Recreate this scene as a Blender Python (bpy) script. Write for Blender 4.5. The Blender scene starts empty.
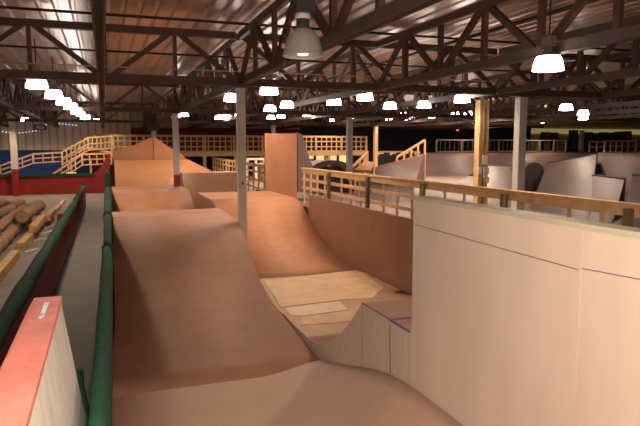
import bpy, math, random
from mathutils import Vector
random.seed(7)
C = bpy.context.scene.collection
PI = math.pi
EYE = 3.25
PSI = math.radians(19.7)
PITCH = math.atan(67/600)
F = 600.0

# ------------------------------------------------------------------ camera
cam = bpy.data.cameras.new('camera'); cam.sensor_width = 36; cam.lens = F/640*36
cam.clip_start = 0.02; cam.clip_end = 300
co = bpy.data.objects.new('camera', cam); C.objects.link(co)
co.location = (0, 0, EYE); co.rotation_euler = (PI/2-PITCH, 0, -PSI)
bpy.context.scene.camera = co

def ray(px, py):
    r, u = (px-320)/F, (213-py)/F
    f = math.cos(PITCH)+u*math.sin(PITCH); z = -math.sin(PITCH)+u*math.cos(PITCH)
    return Vector((f*math.sin(PSI)+r*math.cos(PSI), f*math.cos(PSI)-r*math.sin(PSI), z))
def at(px, py, z=None, X=None, Y=None):
    v = ray(px, py)
    if z is not None: t = (z-EYE)/v.z
    elif X is not None: t = X/v.x
    else: t = Y/v.y
    return Vector((0, 0, EYE))+v*t

# ------------------------------------------------------------------ materials
def new_mat(name):
    m = bpy.data.materials.new(name); m.use_nodes = True
    nt = m.node_tree; b = nt.nodes['Principled BSDF']
    return m, nt, b
def mat(name, col, rough=0.6, metal=0.0, var=0.12, scale=3.0, bump=0.0, spec=0.3, stretch=None, seams=None, seamcol=0.55):
    m, nt, b = new_mat(name)
    N, L = nt.nodes, nt.links
    tc = N.new('ShaderNodeTexCoord'); mp = N.new('ShaderNodeMapping'); L.new(tc.outputs['Object'], mp.inputs[0])
    if stretch: mp.inputs['Scale'].default_value = stretch
    no = N.new('ShaderNodeTexNoise'); no.inputs['Scale'].default_value = scale; no.inputs['Detail'].default_value = 6
    no.inputs['Roughness'].default_value = 0.6
    L.new(mp.outputs[0], no.inputs['Vector'])
    rp = N.new('ShaderNodeValToRGB'); L.new(no.outputs[0], rp.inputs[0])
    rp.color_ramp.elements[0].position = 0.3; rp.color_ramp.elements[1].position = 0.72
    lo = [max(0, c*(1-var)) for c in col]; hi = [min(1, c*(1+var)) for c in col]
    rp.color_ramp.elements[0].color = (*lo, 1); rp.color_ramp.elements[1].color = (*hi, 1)
    out = rp.outputs[0]
    if seams:
        mp2 = N.new('ShaderNodeMapping'); L.new(tc.outputs['Object'], mp2.inputs[0])
        mp2.inputs['Rotation'].default_value = seams.get('rot', (0, 0, 0)); mp2.inputs['Location'].default_value = seams.get('loc', (0, 0, 0))
        br = N.new('ShaderNodeTexBrick'); L.new(mp2.outputs[0], br.inputs['Vector'])
        br.inputs['Scale'].default_value = 1; br.inputs['Brick Width'].default_value = seams['w']; br.inputs['Row Height'].default_value = seams['h']
        br.inputs['Mortar Size'].default_value = seams.get('m', 0.006); br.inputs['Mortar Smooth'].default_value = 0.1
        br.inputs['Color1'].default_value = (1, 1, 1, 1); br.inputs['Color2'].default_value = (.94, .93, .92, 1)
        br.inputs['Mortar'].default_value = (seamcol, seamcol*.95, seamcol*.9, 1)
        mx = N.new('ShaderNodeMix'); mx.data_type = 'RGBA'; mx.blend_type = 'MULTIPLY'; mx.inputs[0].default_value = 1
        L.new(out, mx.inputs[6]); L.new(br.outputs[0], mx.inputs[7]); out = mx.outputs[2]
    L.new(out, b.inputs['Base Color'])
    b.inputs['Roughness'].default_value = rough; b.inputs['Metallic'].default_value = metal
    b.inputs['Specular IOR Level'].default_value = spec
    if bump:
        bp = N.new('ShaderNodeBump'); bp.inputs['Strength'].default_value = bump; bp.inputs['Distance'].default_value = 0.02
        L.new(no.outputs[0], bp.inputs['Height']); L.new(bp.outputs[0], b.inputs['Normal'])
    return m
def emit(name, col, strength):
    m, nt, b = new_mat(name)
    b.inputs['Base Color'].default_value = (*col, 1)
    b.inputs['Emission Color'].default_value = (*col, 1); b.inputs['Emission Strength'].default_value = strength
    return m
def siding(name, col, per=0.3):
    m, nt, b = new_mat(name); N, L = nt.nodes, nt.links
    tc = N.new('ShaderNodeTexCoord'); w = N.new('ShaderNodeTexWave'); w.bands_direction = 'X'; w.wave_profile = 'SIN'
    w.inputs['Scale'].default_value = 1/(per*3.18); L.new(tc.outputs['Object'], w.inputs[0])
    rp = N.new('ShaderNodeValToRGB'); L.new(w.outputs[0], rp.inputs[0])
    rp.color_ramp.elements[0].color = (*[c*.62 for c in col], 1); rp.color_ramp.elements[1].color = (*col, 1); rp.color_ramp.elements[1].position = .35  # trough shade of the corrugation is put into the colour
    L.new(rp.outputs[0], b.inputs['Base Color'])
    bp = N.new('ShaderNodeBump'); bp.inputs['Distance'].default_value = .05; L.new(w.outputs[0], bp.inputs['Height']); L.new(bp.outputs[0], b.inputs['Normal'])
    b.inputs['Roughness'].default_value = .6
    return m

M = {}
M['concrete'] = mat('concrete', (.19, .165, .145), .8, var=.2, scale=1.2, bump=.1)
M['lane'] = mat('lane', (.165, .155, .14), .8, var=.15, scale=1.4)
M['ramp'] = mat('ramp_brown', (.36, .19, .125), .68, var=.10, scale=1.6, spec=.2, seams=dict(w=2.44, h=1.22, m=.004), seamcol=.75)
M['ramp_orange'] = mat('ramp_orange', (.43, .20, .108), .62, var=.12, scale=1.8, spec=.2, seams=dict(w=2.44, h=1.22, m=.004), seamcol=.75)
M['channel'] = mat('channel_ply', (.44, .27, .155), .6, var=.16, scale=2.5, seams=dict(w=2.44, h=1.22, m=.005), seamcol=.7)
M['ramp_tan'] = mat('ramp_tan', (.36, .168, .08), .5, var=.1, scale=1.5)
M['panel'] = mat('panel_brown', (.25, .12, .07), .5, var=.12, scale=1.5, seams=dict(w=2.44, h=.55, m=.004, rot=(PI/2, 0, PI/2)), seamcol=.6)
M['bowl'] = mat('bowl_beige', (.50, .335, .25), .65, var=.06, scale=1.5)
M['wallply'] = mat('wall_white_ply', (.62, .50, .42), .6, var=.07, scale=2.2, bump=.08, stretch=(1, 1, .35))
M['greyply'] = mat('grey_ply', (.56, .45, .38), .6, var=.07, scale=9, stretch=(1, 2, .6))
M['seam'] = mat('seam_dark', (.15, .11, .085), .7)
M['blue'] = mat('blue_paint_line', (.06, .09, .2), .6)
M['trim'] = mat('trim_greygreen', (.46, .43, .32), .6)
M['purple'] = mat('ramp_mauve', (.135, .084, .088), .5, var=.1, scale=1.2)  # darker copy of the mauve, with the hip's shade in its colour
M['purple_light'] = mat('ramp_mauve_light', (.165, .104, .100), .5, var=.08, scale=1.2)  # lighter copy of the mauve, for ramps catching more light
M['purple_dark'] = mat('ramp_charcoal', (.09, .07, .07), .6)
M['rfloor'] = mat('course_floor', (.30, .22, .20), .55, var=.08, scale=1.0)
M['wood'] = mat('new_lumber', (.58, .36, .17), .6, var=.18, scale=5, stretch=(1, 1, 1))
M['wood_far'] = mat('lumber_far', (.52, .31, .14), .6, var=.15, scale=4)
M['wood_dark'] = mat('post_dark', (.16, .11, .06), .7, var=.25, scale=6)
M['timber'] = mat('timber', (.50, .30, .13), .75, var=.3, scale=6, bump=.2)
M['log'] = mat('log_bark', (.24, .13, .075), .85, var=.4, scale=8, bump=.5)
M['log_end'] = mat('log_end', (.30, .18, .10), .8, var=.2, scale=12)
M['scrap'] = mat('scrap_pale', (.55, .45, .36), .7, var=.15, scale=5)
M['red'] = mat('red_paint', (.21, .012, .012), .5, var=.12, scale=2)
M['darkred'] = mat('dark_red_paint', (.17, .012, .012), .6, var=.1)
M['pink'] = mat('faded_red_cap', (.82, .27, .22), .5, var=.16, scale=5, bump=.08)
M['whitebarrier'] = mat('barrier_white', (.74, .73, .68), .65, var=.14, scale=9, stretch=(1, 1.2, .25), bump=.06)
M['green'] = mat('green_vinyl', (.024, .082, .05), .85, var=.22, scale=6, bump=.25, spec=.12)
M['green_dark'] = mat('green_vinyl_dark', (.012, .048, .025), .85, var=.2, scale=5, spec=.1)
M['steel'] = mat('roof_steel', (.10, .054, .04), .6, var=.2, scale=3, spec=.3)
M['steel_grey'] = mat('roof_steel_grey', (.11, .075, .06), .55, var=.2, scale=3, spec=.4)
M['pipe'] = mat('pipe_black', (.03, .022, .02), .5)
M['cable'] = mat('cable_pale', (.5, .42, .35), .6)
M['column'] = mat('column_grey', (.56, .52, .45), .5, var=.08, scale=4)
M['column_white'] = mat('column_white', (.42, .38, .34), .5, var=.06)
M['rail_metal'] = mat('rail_metal', (.2, .165, .14), .5, var=.1)
M['paper'] = mat('paper_white', (.8, .76, .68), .7, var=.03)
M['zinc'] = mat('zinc', (.55, .56, .58), .35, metal=.9, var=.15, scale=20)
M['black'] = mat('black_metal', (.025, .025, .028), .45, var=.1)
M['ballast'] = mat('ballast_dark', (.05, .055, .06), .4, var=.15)
M['navy'] = mat('navy_wall', (.028, .03, .045), .8, var=.15)
M['bluewall'] = mat('blue_wall', (.015, .055, .25), .6, var=.1)
M['greywall'] = mat('grey_wall', (.42, .36, .33), .7, var=.06)
M['siding'] = siding('siding_beige', (.82, .68, .55), .55)
M['yellowwall'] = mat('yellow_wall', (.55, .42, .12), .8, var=.1)
M['roof'] = mat('galvanised_roof', (.52, .40, .33), .30, metal=.7, var=.1, scale=2.0, stretch=(3, .15, 1), spec=.5)
M['lampshade_on'] = emit('lit_acrylic', (1.0, .93, .88), 20)
M['bulb_dim'] = emit('dim_bulb', (1, .97, .92), 4)
M['lit'] = emit('lit_window_glow', (.9, .78, .34), .75)
M['fairy'] = emit('fairy_lights', (.75, .88, 1.0), 3)
M['crown'] = mat('lamp_crown', (.20, .15, .12), .5)
M['exit'] = emit('exit_red', (1, .12, .06), 2)
M['orange'] = mat('orange_paint', (.6, .15, .06), .6)
M['acrylic_off'] = mat('acrylic_off', (.40, .375, .34), .3, var=.06, spec=.5)

# ------------------------------------------------------------------ mesh builder
class MB:
    def __init__(s): s.v = []; s.f = []; s.mi = []; s.sm = []
    def add(s, vs, fs, mi=0, sm=False):
        o = len(s.v); s.v += [tuple(x) for x in vs]
        for f in fs: s.f.append([o+i for i in f]); s.mi.append(mi); s.sm.append(sm)
        return s
    def box(s, x0, x1, y0, y1, z0, z1, mi=0):
        vs = [(x, y, z) for z in (z0, z1) for y in (y0, y1) for x in (x0, x1)]
        return s.add(vs, [(0, 2, 3, 1), (4, 5, 7, 6), (0, 1, 5, 4), (2, 6, 7, 3), (0, 4, 6, 2), (1, 3, 7, 5)], mi)
    def bar(s, p, q, w, h, mi=0):
        p, q = Vector(p), Vector(q); d = (q-p).normalized()
        up = Vector((0, 0, 1)) if abs(d.z) < .95 else Vector((0, 1, 0))
        r = d.cross(up).normalized()*w/2; u = r.cross(d).normalized()*h/2
        vs = [p-r-u, p+r-u, p+r+u, p-r+u, q-r-u, q+r-u, q+r+u, q-r+u]
        return s.add(vs, [(0, 1, 2, 3), (7, 6, 5, 4), (4, 5, 1, 0), (5, 6, 2, 1), (6, 7, 3, 2), (7, 4, 0, 3)], mi)
    def tube(s, pts, rad, n=10, mi=0, cap=True):
        pts = [Vector(p) for p in pts]; rads = rad if isinstance(rad, (list, tuple)) else [rad]*len(pts)
        vs = []; fs = []
        for i, p in enumerate(pts):
            d = (pts[min(i+1, len(pts)-1)]-pts[max(i-1, 0)]).normalized()
            up = Vector((0, 0, 1)) if abs(d.z) < .95 else Vector((0, 1, 0))
            r = d.cross(up).normalized(); u = r.cross(d)
            for k in range(n):
                a = 2*PI*k/n; vs.append(p+r*math.cos(a)*rads[i]+u*math.sin(a)*rads[i])
        for i in range(len(pts)-1):
            for k in range(n):
                k2 = (k+1) % n; fs.append((i*n+k, i*n+k2, (i+1)*n+k2, (i+1)*n+k))
        s.add(vs, fs, mi, True)
        if cap:
            o = len(s.v)-len(vs)
            s.f.append([o+k for k in range(n)][::-1]); s.mi.append(mi); s.sm.append(False)
            s.f.append([o+(len(pts)-1)*n+k for k in range(n)]); s.mi.append(mi); s.sm.append(False)
        return s
    def lathe(s, prof, c=(0, 0, 0), n=24, mi=0):
        vs = [(c[0]+r*math.cos(2*PI*k/n), c[1]+r*math.sin(2*PI*k/n), c[2]+z) for r, z in prof for k in range(n)]
        fs = [(i*n+k, i*n+(k+1) % n, (i+1)*n+(k+1) % n, (i+1)*n+k) for i in range(len(prof)-1) for k in range(n)]
        return s.add(vs, fs, mi, True)
    def prism(s, poly, axis, a, b, mi=0, side=None, smooth=()):
        """poly: 2-d points; axis 'X': (y,z) extruded a..b in x; 'Y': (x,z); 'Z': (x,y). side = material of the two caps"""
        def p3(p, t): return {'X': (t, p[0], p[1]), 'Y': (p[0], t, p[1]), 'Z': (p[0], p[1], t)}[axis]
        n = len(poly); o = len(s.v)
        s.v += [p3(p, a) for p in poly]+[p3(p, b) for p in poly]
        for i in range(n):
            j = (i+1) % n; s.f.append([o+i, o+j, o+n+j, o+n+i]); s.mi.append(mi); s.sm.append(i in smooth)
        for cap in ([o+i for i in range(n)][::-1], [o+n+i for i in range(n)]):
            s.f.append(cap); s.mi.append(mi if side is None else side); s.sm.append(False)
        return s
    def build(s, name, mats, parent=None, bevel=0):
        me = bpy.data.meshes.new(name); me.from_pydata(s.v, [], s.f)
        if not isinstance(mats, (list, tuple)): mats = [mats]
        for m in mats: me.materials.append(m)
        me.polygons.foreach_set('material_index', s.mi); me.polygons.foreach_set('use_smooth', s.sm)
        import bmesh
        bm = bmesh.new(); bm.from_mesh(me); bmesh.ops.recalc_face_normals(bm, faces=bm.faces); bm.to_mesh(me); bm.free()
        me.update()
        o = bpy.data.objects.new(name, me); C.objects.link(o)
        if parent: o.parent = parent
        if bevel:
            md = o.modifiers.new('bevel', 'BEVEL'); md.width = bevel; md.segments = 3; md.limit_method = 'ANGLE'
        return o
def tag(o, label, cat, group=None, kind=None):
    if label: o['label'] = label
    if cat: o['category'] = cat
    if group: o['group'] = group
    if kind: o['kind'] = kind
    return o
def thing(name, label, cat, loc=(0, 0, 0), rz=0, group=None):
    o = bpy.data.objects.new(name, None); C.objects.link(o); o.location = loc; o.rotation_euler = (0, 0, rz)
    o.empty_display_size = .2
    return tag(o, label, cat, group)
def dup(root, loc, rz=None, label=None, group=None):
    r = root.copy(); C.objects.link(r); r.location = loc
    if rz is not None: r.rotation_euler = (0, 0, rz)
    if label: r['label'] = label
    if group: r['group'] = group
    for ch in list(root.children):
        c = ch.copy(); C.objects.link(c); c.parent = r
        for g in ch.children:
            d = g.copy(); C.objects.link(d); d.parent = c
    return r
def struct(name, mb, m):
    o = mb.build(name, m); o['kind'] = 'structure'; return o
def ords(i): return ['first', 'second', 'third', 'fourth', 'fifth', 'sixth', 'seventh', 'eighth', 'ninth', 'tenth', 'eleventh', 'twelfth'][i]

# ------------------------------------------------------------------ setting
XL, XR, YN, YF = -17.0, 58.0, -9.0, 50.0
ROOF = EYE+2.80
struct('floor', MB().box(XL, XR, YN, YF, -.2, 0), M['concrete'])
mb = MB(); prof = []
x = XL
while x < XR:
    prof += [(x, ROOF), (x+.20, ROOF), (x+.235, ROOF+.07), (x+.29, ROOF+.07)]; x += .325
n = len(prof)
mb.add([(p[0], YN, p[1]) for p in prof]+[(p[0], YF, p[1]) for p in prof], [(i, i+1, n+i+1, n+i) for i in range(n-1)])
struct('ceiling', mb, M['roof'])
fx = lambda px, Y: at(px, 140, Y=Y).x
xs1, xs2 = fx(131, YF), fx(300, YF)
zb = 2.95
mb = MB().box(XL, xs1, YF, YF+.2, zb, ROOF+.1, 0).box(XL, fx(88, YF), YF, YF+.2, 0, zb, 1).box(fx(88, YF), xs1, YF, YF+.2, 0, zb, 2)
mb.box(xs1, xs2, YF, YF+.2, 4.72, ROOF+.1, 3).box(xs1, xs2, YF, YF+.2, 2.6, 4.72, 2).box(xs1, XR, YF, YF+.2, 0, 2.6, 4).box(xs2, XR, YF, YF+.2, 2.6, ROOF+.1, 4)  # lower navy stretch paints in the unlit space under the deck
struct('wall_far', mb, [M['siding'], M['bluewall'], M['darkred'], M['greywall'], M['navy']])
struct('wall_left', MB().box(XL-.2, XL, YN, YF, 0, ROOF+.1), M['siding'])
struct('wall_right', MB().box(XR, XR+.2, YN, YF, 0, ROOF+.1), M['navy'])
struct('wall_near', MB().box(XL, XR, YN-.2, YN, 0, ROOF+.1), M['siding'])

# ------------------------------------------------------------------ near bowl and ramps (left to right, near to far)
PX = 3.0      # plane of the white wall
HT = [(2, .71), (4.9, .71), (5.45, .70), (6.02, .64), (6.5, .52), (7.05, .36), (7.5, .22), (7.94, .10), (8.4, .01)]
def hgt(y):
    for (a_, h0), (b_, h1) in zip(HT, HT[1:]):
        if y <= b_: t = (y-a_)/(b_-a_); return h0+(h1-h0)*t
    return .01
mb = MB(); xs = [-.09, .7, 1.3, 1.7]+[1.8+1.18*i/12 for i in range(13)]; ys = [2.2+i*.25 for i in range(25)]
vs = []
for y in ys:
    for x in xs:
        u = max(0, (x-1.8)/1.18); z = .012+hgt(y)*(1-math.sqrt(max(0, 1-u*u*.97)))/(1-math.sqrt(.03))
        vs.append((x, y, z))
nx = len(xs); fs = [(j*nx+i, j*nx+i+1, (j+1)*nx+i+1, (j+1)*nx+i) for j in range(len(ys)-1) for i in range(nx-1)]
k = len(vs); base = [(x, y, 0.0) for (x, y, z) in vs]
nb = len(ys)
border = [i for i in range(nx)]+[j*nx+nx-1 for j in range(1, nb)]+[(nb-1)*nx+i for i in range(nx-2, -1, -1)]+[j*nx for j in range(nb-2, 0, -1)]
vs2 = vs+[base[i] for i in border]; m_ = len(border)
fs += [(border[i], border[(i+1) % m_], k+(i+1) % m_, k+i) for i in range(m_)]
mb.add(vs2, fs, 0, True)
tag(mb.build('bowl_floor', M['bowl']), 'pale beige curved bowl floor sweeping up to the white wall in the foreground', 'skate ramp')

def qp_profile(y0, z0, y1, z1, n=14, lip=.0):
    """concave quarter-pipe profile from the foot (y0,z0) up to the lip (y1,z1)"""
    pts = []
    for i in range(n+1):
        t = i/n; pts.append((y0+(y1-y0)*t, z0+(z1-z0)*(t**1.9)))
    return pts
# big brown ramp in front
prof = [(7.95, .014), (8.5, .06), (9.0, .13), (9.6, .19), (10.2, .24), (10.7, .295), (11.2, .385), (11.75, .53), (12.1, .68), (12.4, .85), (12.75, 1.06), (13.0, 1.19), (13.3, 1.31), (13.7, 1.42), (14.1, 1.485), (14.6, 1.53), (15.2, 1.55), (16.4, 1.55)]
big = thing('quarter_pipe', 'big brown plywood quarter pipe with a rounded lip in the left foreground', 'skate ramp', (1.45, 12, 0))
poly = [(y-12, z) for y, z in prof]+[(16.7-12, 1.2), (17.2-12, .25), (17.2-12, 0), (7.95-12, 0)]
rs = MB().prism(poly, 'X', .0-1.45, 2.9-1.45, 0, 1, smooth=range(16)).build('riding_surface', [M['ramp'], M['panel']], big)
for v in rs.data.vertices:
    if v.co.x < -1:
        y_ = v.co.y+12
        v.co.x = -1.45+(-.05 if y_ < 8.4 else -.05+.115*(y_-8.4)/1.8 if y_ < 10.2 else .065+.06*min(1, (y_-10.2)/4.2))
# valley between the first and second brown ramp
# white wall
w = thing('ramp_wall', 'tall whitewashed plywood wall at right foreground, edge facing the bowl', 'wall panel', (PX, 2, 0))
MB().box(0, .1, 1.155, 3.5, 0, 2.70).build('wall_panel', M['wallply'], w)
MB().box(0.004, .1, -2.2, 1.15, 0, 2.70).build('wall_panel', M['wallply'], w)
MB().box(-.006, .16, -2.2, 3.5, 2.70, 2.735).build('top_trim', M['trim'], w)
a, b = at(415, 224.5, X=PX), at(578, 269.6, X=PX)
MB().bar((-.001, a.y-2, a.z), (-.001, b.y-2, b.z), .004, .006).build('seam', M['seam'], w)
a, b = at(578.5, 267.8, X=PX), at(648, 281, X=PX)
MB().bar((.003, a.y-2, a.z), (.003, b.y-2, b.z), .004, .006).build('seam', M['seam'], w)
MB().box(-.004, .0, 1.15, 1.175, .6, 2.70).build('edge_strip', M['wallply'], w)
# notch platform with its little quarter pipe (behind / beside the wall)
CF = .16; PXW = 5.92
pk = at(362, 303, X=PX)
zp = pk.z; yp = pk.y
pf = [(5.51, 0), (5.51, zp), (5.52, zp), (yp, zp)]
nseg = 12
for i in range(1, nseg+1):
    t = i/nseg; yy = yp+(9.0-yp)*t; zz = CF+(zp-CF)*(1-t)**2.0; pf.append((yy, zz))
pf += [(9.0, 0)]
plat = thing('spine_ramp', 'low grey-sided platform with a short orange transition, beside the white wall end', 'skate ramp', (PX+1.2, 6, 0))
P0 = PX+1.2
poly = [(y-6, z) for y, z in pf]
MB().prism(poly[1:-1]+[(9.0-6, CF-.03), (5.51-6, zp-.9)], 'X', .012-1.2, PXW-P0-.01, 0, 0, smooth=range(3, 14)).build('deck_surface', M['ramp'], plat)
# the grey side face stays in the plane of the white wall; starts at the end of the wall
side = [(5.505-6, 0)]+[(5.505-6, zp+.004)]+[(y-6, z+.004) for y, z in pf[3:-1]]+[(12.9-6, CF+.004), (12.9-6, 0)]
MB().prism(side, 'X', -1.2, -1.188, 0).build('side_panel', M['greyply'], plat)
s1 = at(390, 325, X=PX); e1 = at(388.5, 371, X=PX)
MB().bar((-1.203, s1.y-6, s1.z), (-1.203, s1.y-6-.03, e1.z), .011, .006).build('blue_line', M['blue'], plat)
MB().bar((-1.2, s1.y-6+.02, zp+.004), (-1.2, 5.53-6, zp+.004), .02, .02).build('blue_line', M['blue'], plat)
MB().bar((-1.19, s1.y-6, zp+.008), (1.2, s1.y-6, zp+.008), .02, .006).build('blue_line', M['blue'], plat)
MB().bar((-1.2, yp-6, zp+.002), (-1.2, s1.y-6, zp+.004), .012, .012).build('edge_seam', M['seam'], plat)
MB().bar((-1.2005, yp-6-.01, zp), (-1.2005, yp-6-.01, .3), .004, .004).build('seam', M['seam'], plat)
# channel floor
tag(MB().box(PX+.014, PXW-.01, 9.002, 13.47, 0, CF).build('channel_floor', M['channel']), 'raised plywood floor of the channel between two ramps, at centre', 'floor')
def sheet(name, pts, m, label, cat, z=CF, t=.012, group=None):
    P = [at(px, py, z=z+t) for px, py in pts]
    mb = MB().prism([(p.x, p.y) for p in P], 'Z', z+.001, z+t)
    return tag(mb.build(name, m), label, cat, group)
ply1 = mat('ply_pale', (.62, .40, .22), .6, var=.14, scale=3); ply2 = mat('ply_paler', (.66, .50, .34), .65, var=.1, scale=4); ply3 = mat('ply_mid', (.55, .33, .19), .6, var=.16, scale=4)
sheet('plywood_sheet', [(264, 280.5), (357, 270), (384, 287), (372, 298), (342, 299.5), (281, 307)], ply1, 'large pale plywood sheet lying at the foot of the orange quarter pipe', 'plywood sheet')
sheet('plywood_sheet', [(284.5, 308), (339, 301), (349, 309.5), (303, 315.5), (291, 315)], ply2, 'pale cut plywood sheet lying between the big sheet and the near transition', 'plywood sheet')
sheet('plywood_sheet', [(303, 316.5), (350, 310.5), (372, 300), (366, 304), (352, 321), (300, 325)], ply3, 'stained plywood offcut lying just before the small orange transition', 'plywood sheet')
sheet('floor_mark', [(283, 313.5), (286, 312.5), (296, 323), (293, 324)], M['orange'], 'orange strip lying on the channel floor beside the big ramp edge', 'strip')
sheet('black_mat', [(394, 292), (402, 289.5), (410.5, 291.5), (410.5, 294.5)], M['black'], 'small black mat on the channel floor against the white wall', 'mat')

# orange quarter pipe at the centre
prof = [(13.48, .16), (14.0, .165), (14.6, .195), (15.15, .25), (15.7, .34), (16.2, .46), (16.6, .60), (17.0, .78), (17.35, .94), (17.65, 1.09), (17.9, 1.23), (18.15, 1.36), (18.45, 1.46), (18.8, 1.52), (19.3, 1.55), (22.2, 1.55)]
q = thing('quarter_pipe', 'orange plywood quarter pipe with rounded top, behind the grey near column', 'skate ramp', (4.3, 17, 0))
XQ0 = 3.14
poly = [(y-17, z) for y, z in prof]+[(22.2-17, 0), (13.48-17, 0)]
MB().prism(poly, 'X', XQ0-4.3, PXW-.01-4.3, 0, 1, smooth=range(14)).build('riding_surface', [M['ramp_orange'], M['panel']], q)
MB().box(XQ0-4.3, PXW-.01-4.3, 13.475-17, 13.50-17, .15, .168).build('foot_seam', M['seam'], q)
# brown retaining wall under the railing
rw = thing('retaining_wall', 'brown plywood retaining wall below the wooden lattice railing', 'wall panel', (6.0, 11, 0))
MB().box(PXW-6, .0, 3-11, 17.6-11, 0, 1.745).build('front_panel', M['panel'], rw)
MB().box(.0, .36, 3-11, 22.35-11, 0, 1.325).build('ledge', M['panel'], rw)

# left ramps further back
q2 = thing('quarter_pipe', 'brown box ramp carrying the white column with a red foot', 'skate ramp', (1.5, 23, 0))
prof = [(19.3, .2), (20, .27), (20.8, .42), (21.6, .68), (22.3, .99), (22.9, 1.26), (23.4, 1.45), (23.8, 1.54), (24.3, 1.55), (26.9, 1.55), (27.3, 1.1), (28, .35)]
poly = [(y-23, z) for y, z in prof]+[(28-23, 0), (19.3-23, 0)]
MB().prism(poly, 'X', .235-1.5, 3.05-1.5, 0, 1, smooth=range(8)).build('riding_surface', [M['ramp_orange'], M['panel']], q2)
# far bank with hip and peaked wall
YB = 35.0
bl, br_ = at(114, 160, Y=YB), at(188, 160, Y=YB); zt = bl.z
bk = thing('bank_ramp', 'far tan bank ramp rising to the peaked orange wall', 'skate ramp', (2, 32, 0))
mb = MB(); y0, ym, z0, zm = 30.0, 32.2, .5, 1.5
xl, xr = bl.x-2, br_.x-2
vs = [(xl, y0-32, z0), (3.0-2, y0-32, z0), (xl, ym-32, zm), (3.2-2, ym-32, zm), (xl, YB-32, zt), (xr, YB-32, zt), (5.9-2, YB-32+.4, 1.8), (4.6-2, ym-32, 1.0), (3.7-2, y0-32, .5)]
vs += [(x_, y_, 0) for x_, y_, _ in vs]
mb.add(vs, [(0, 1, 3, 2), (2, 3, 5, 4), (3, 7, 6, 5), (1, 8, 7, 3)])
mb.add(vs, [(0, 9, 10, 1), (1, 10, 17, 8), (8, 17, 16, 7), (7, 16, 15, 6), (0, 2, 11, 9), (2, 4, 13, 11), (4, 5, 14, 13), (5, 6, 15, 14), (9, 11, 12, 10), (11, 13, 14, 12), (12, 14, 15, 16), (10, 12, 16, 17)])
mb.build('riding_surface', M['ramp_tan'], bk)
pw = thing('peaked_wall', 'orange plywood wall with a central peak at the end of the left ramps', 'wall panel', (bl.x, YB+.02, 0))
def pl(pts, Y, ref): return [(at(px, py, Y=Y).x-ref, at(px, py, Y=Y).z) for px, py in pts]
lft = [(113, 160.5), (113, 152), (118, 149.6), (126, 147.5), (134, 145), (142, 141.5), (148, 138.5), (152.6, 136.8), (152.6, 160.5)]
rgt = [(153.6, 160.5), (153.6, 136.8), (158, 139), (165, 144.5), (171, 148.5), (176, 150.5), (181, 153.5), (188, 160.5)]
MB().prism(pl(lft, YB+.02, bl.x), 'Y', 0, .12).build('panel', M['ramp_orange'], pw)
MB().prism(pl(rgt, YB+.02, bl.x), 'Y', 0, .12).build('panel', M['ramp_orange'], pw)
MB().prism(pl([(152.6, 160.4), (152.6, 137), (153.6, 137), (153.6, 160.4)], YB+.02, bl.x), 'Y', .03, .12).build('joint', M['seam'], pw)
# tan bank behind the orange quarter pipe
b2 = thing('bank_ramp', 'tan bank ramp rising behind the orange quarter pipe, left of the far lattice railing', 'skate ramp', (4.6, 28, 0))
TL, TR = at(184, 173.2, Y=28.4), at(240, 172.3, Y=28.4)
Pm = at(233, 190, Y=26.4); FR = TR+(Pm-TR)*((28.4-25.0)/2.0); FR.z = .12; FL = Vector((3.2, 25.0, .12)); TL.x = 3.36; TL.z = TR.z
vs = [FL, FR, TL, TR, TL+Vector((0, 1.4, 0)), TR+Vector((0, 1.4, 0)), TR+Vector((.10, -.6, -1.5)), TR+Vector((.10, 1.4, -1.5))]
vs += [Vector((v.x, v.y, 0)) for v in vs]; vs = [v-Vector((4.6, 28, 0)) for v in vs]
MB().add(vs, [(0, 1, 3, 2), (2, 3, 5, 4)], 0).add(vs, [(1, 6, 3), (3, 6, 7, 5), (0, 2, 10, 8), (2, 4, 12, 10), (4, 5, 13, 12), (5, 7, 15, 13), (7, 6, 14, 15), (6, 1, 9, 14), (1, 0, 8, 9), (8, 10, 11, 9), (10, 12, 13, 11), (9, 11, 13, 15, 14)], 1).build('riding_surface', [M['ramp_tan'], M['panel']], b2)

# tall orange vert wall + grey profile
YV = 22.4
pA, pB = at(265.5, 191, Y=YV), at(297, 191, Y=YV)
vt, = [at(280, 133.5, Y=YV).z]
vw = thing('vert_wall', 'tall orange plywood wall standing left of the wooden lattice railing', 'wall panel', (pA.x, YV, 0))
MB().box(0, pB.x-pA.x, 0, .12, 1.15, vt).build('panel', M['ramp_orange'], vw)
MB().box(0, pB.x-pA.x, .12, 1.6, 1.1, 1.5).build('base', M['panel'], vw)
gp = pl([(297.6, 192), (297.6, 132.5), (302.5, 134.5), (304.5, 143), (307, 152), (310, 160), (314, 168), (319, 175), (319, 192)], YV+.05, pA.x)
MB().prism(gp, 'Y', .05, 1.6).build('grey_quarter_side', M['purple'], vw)

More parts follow.
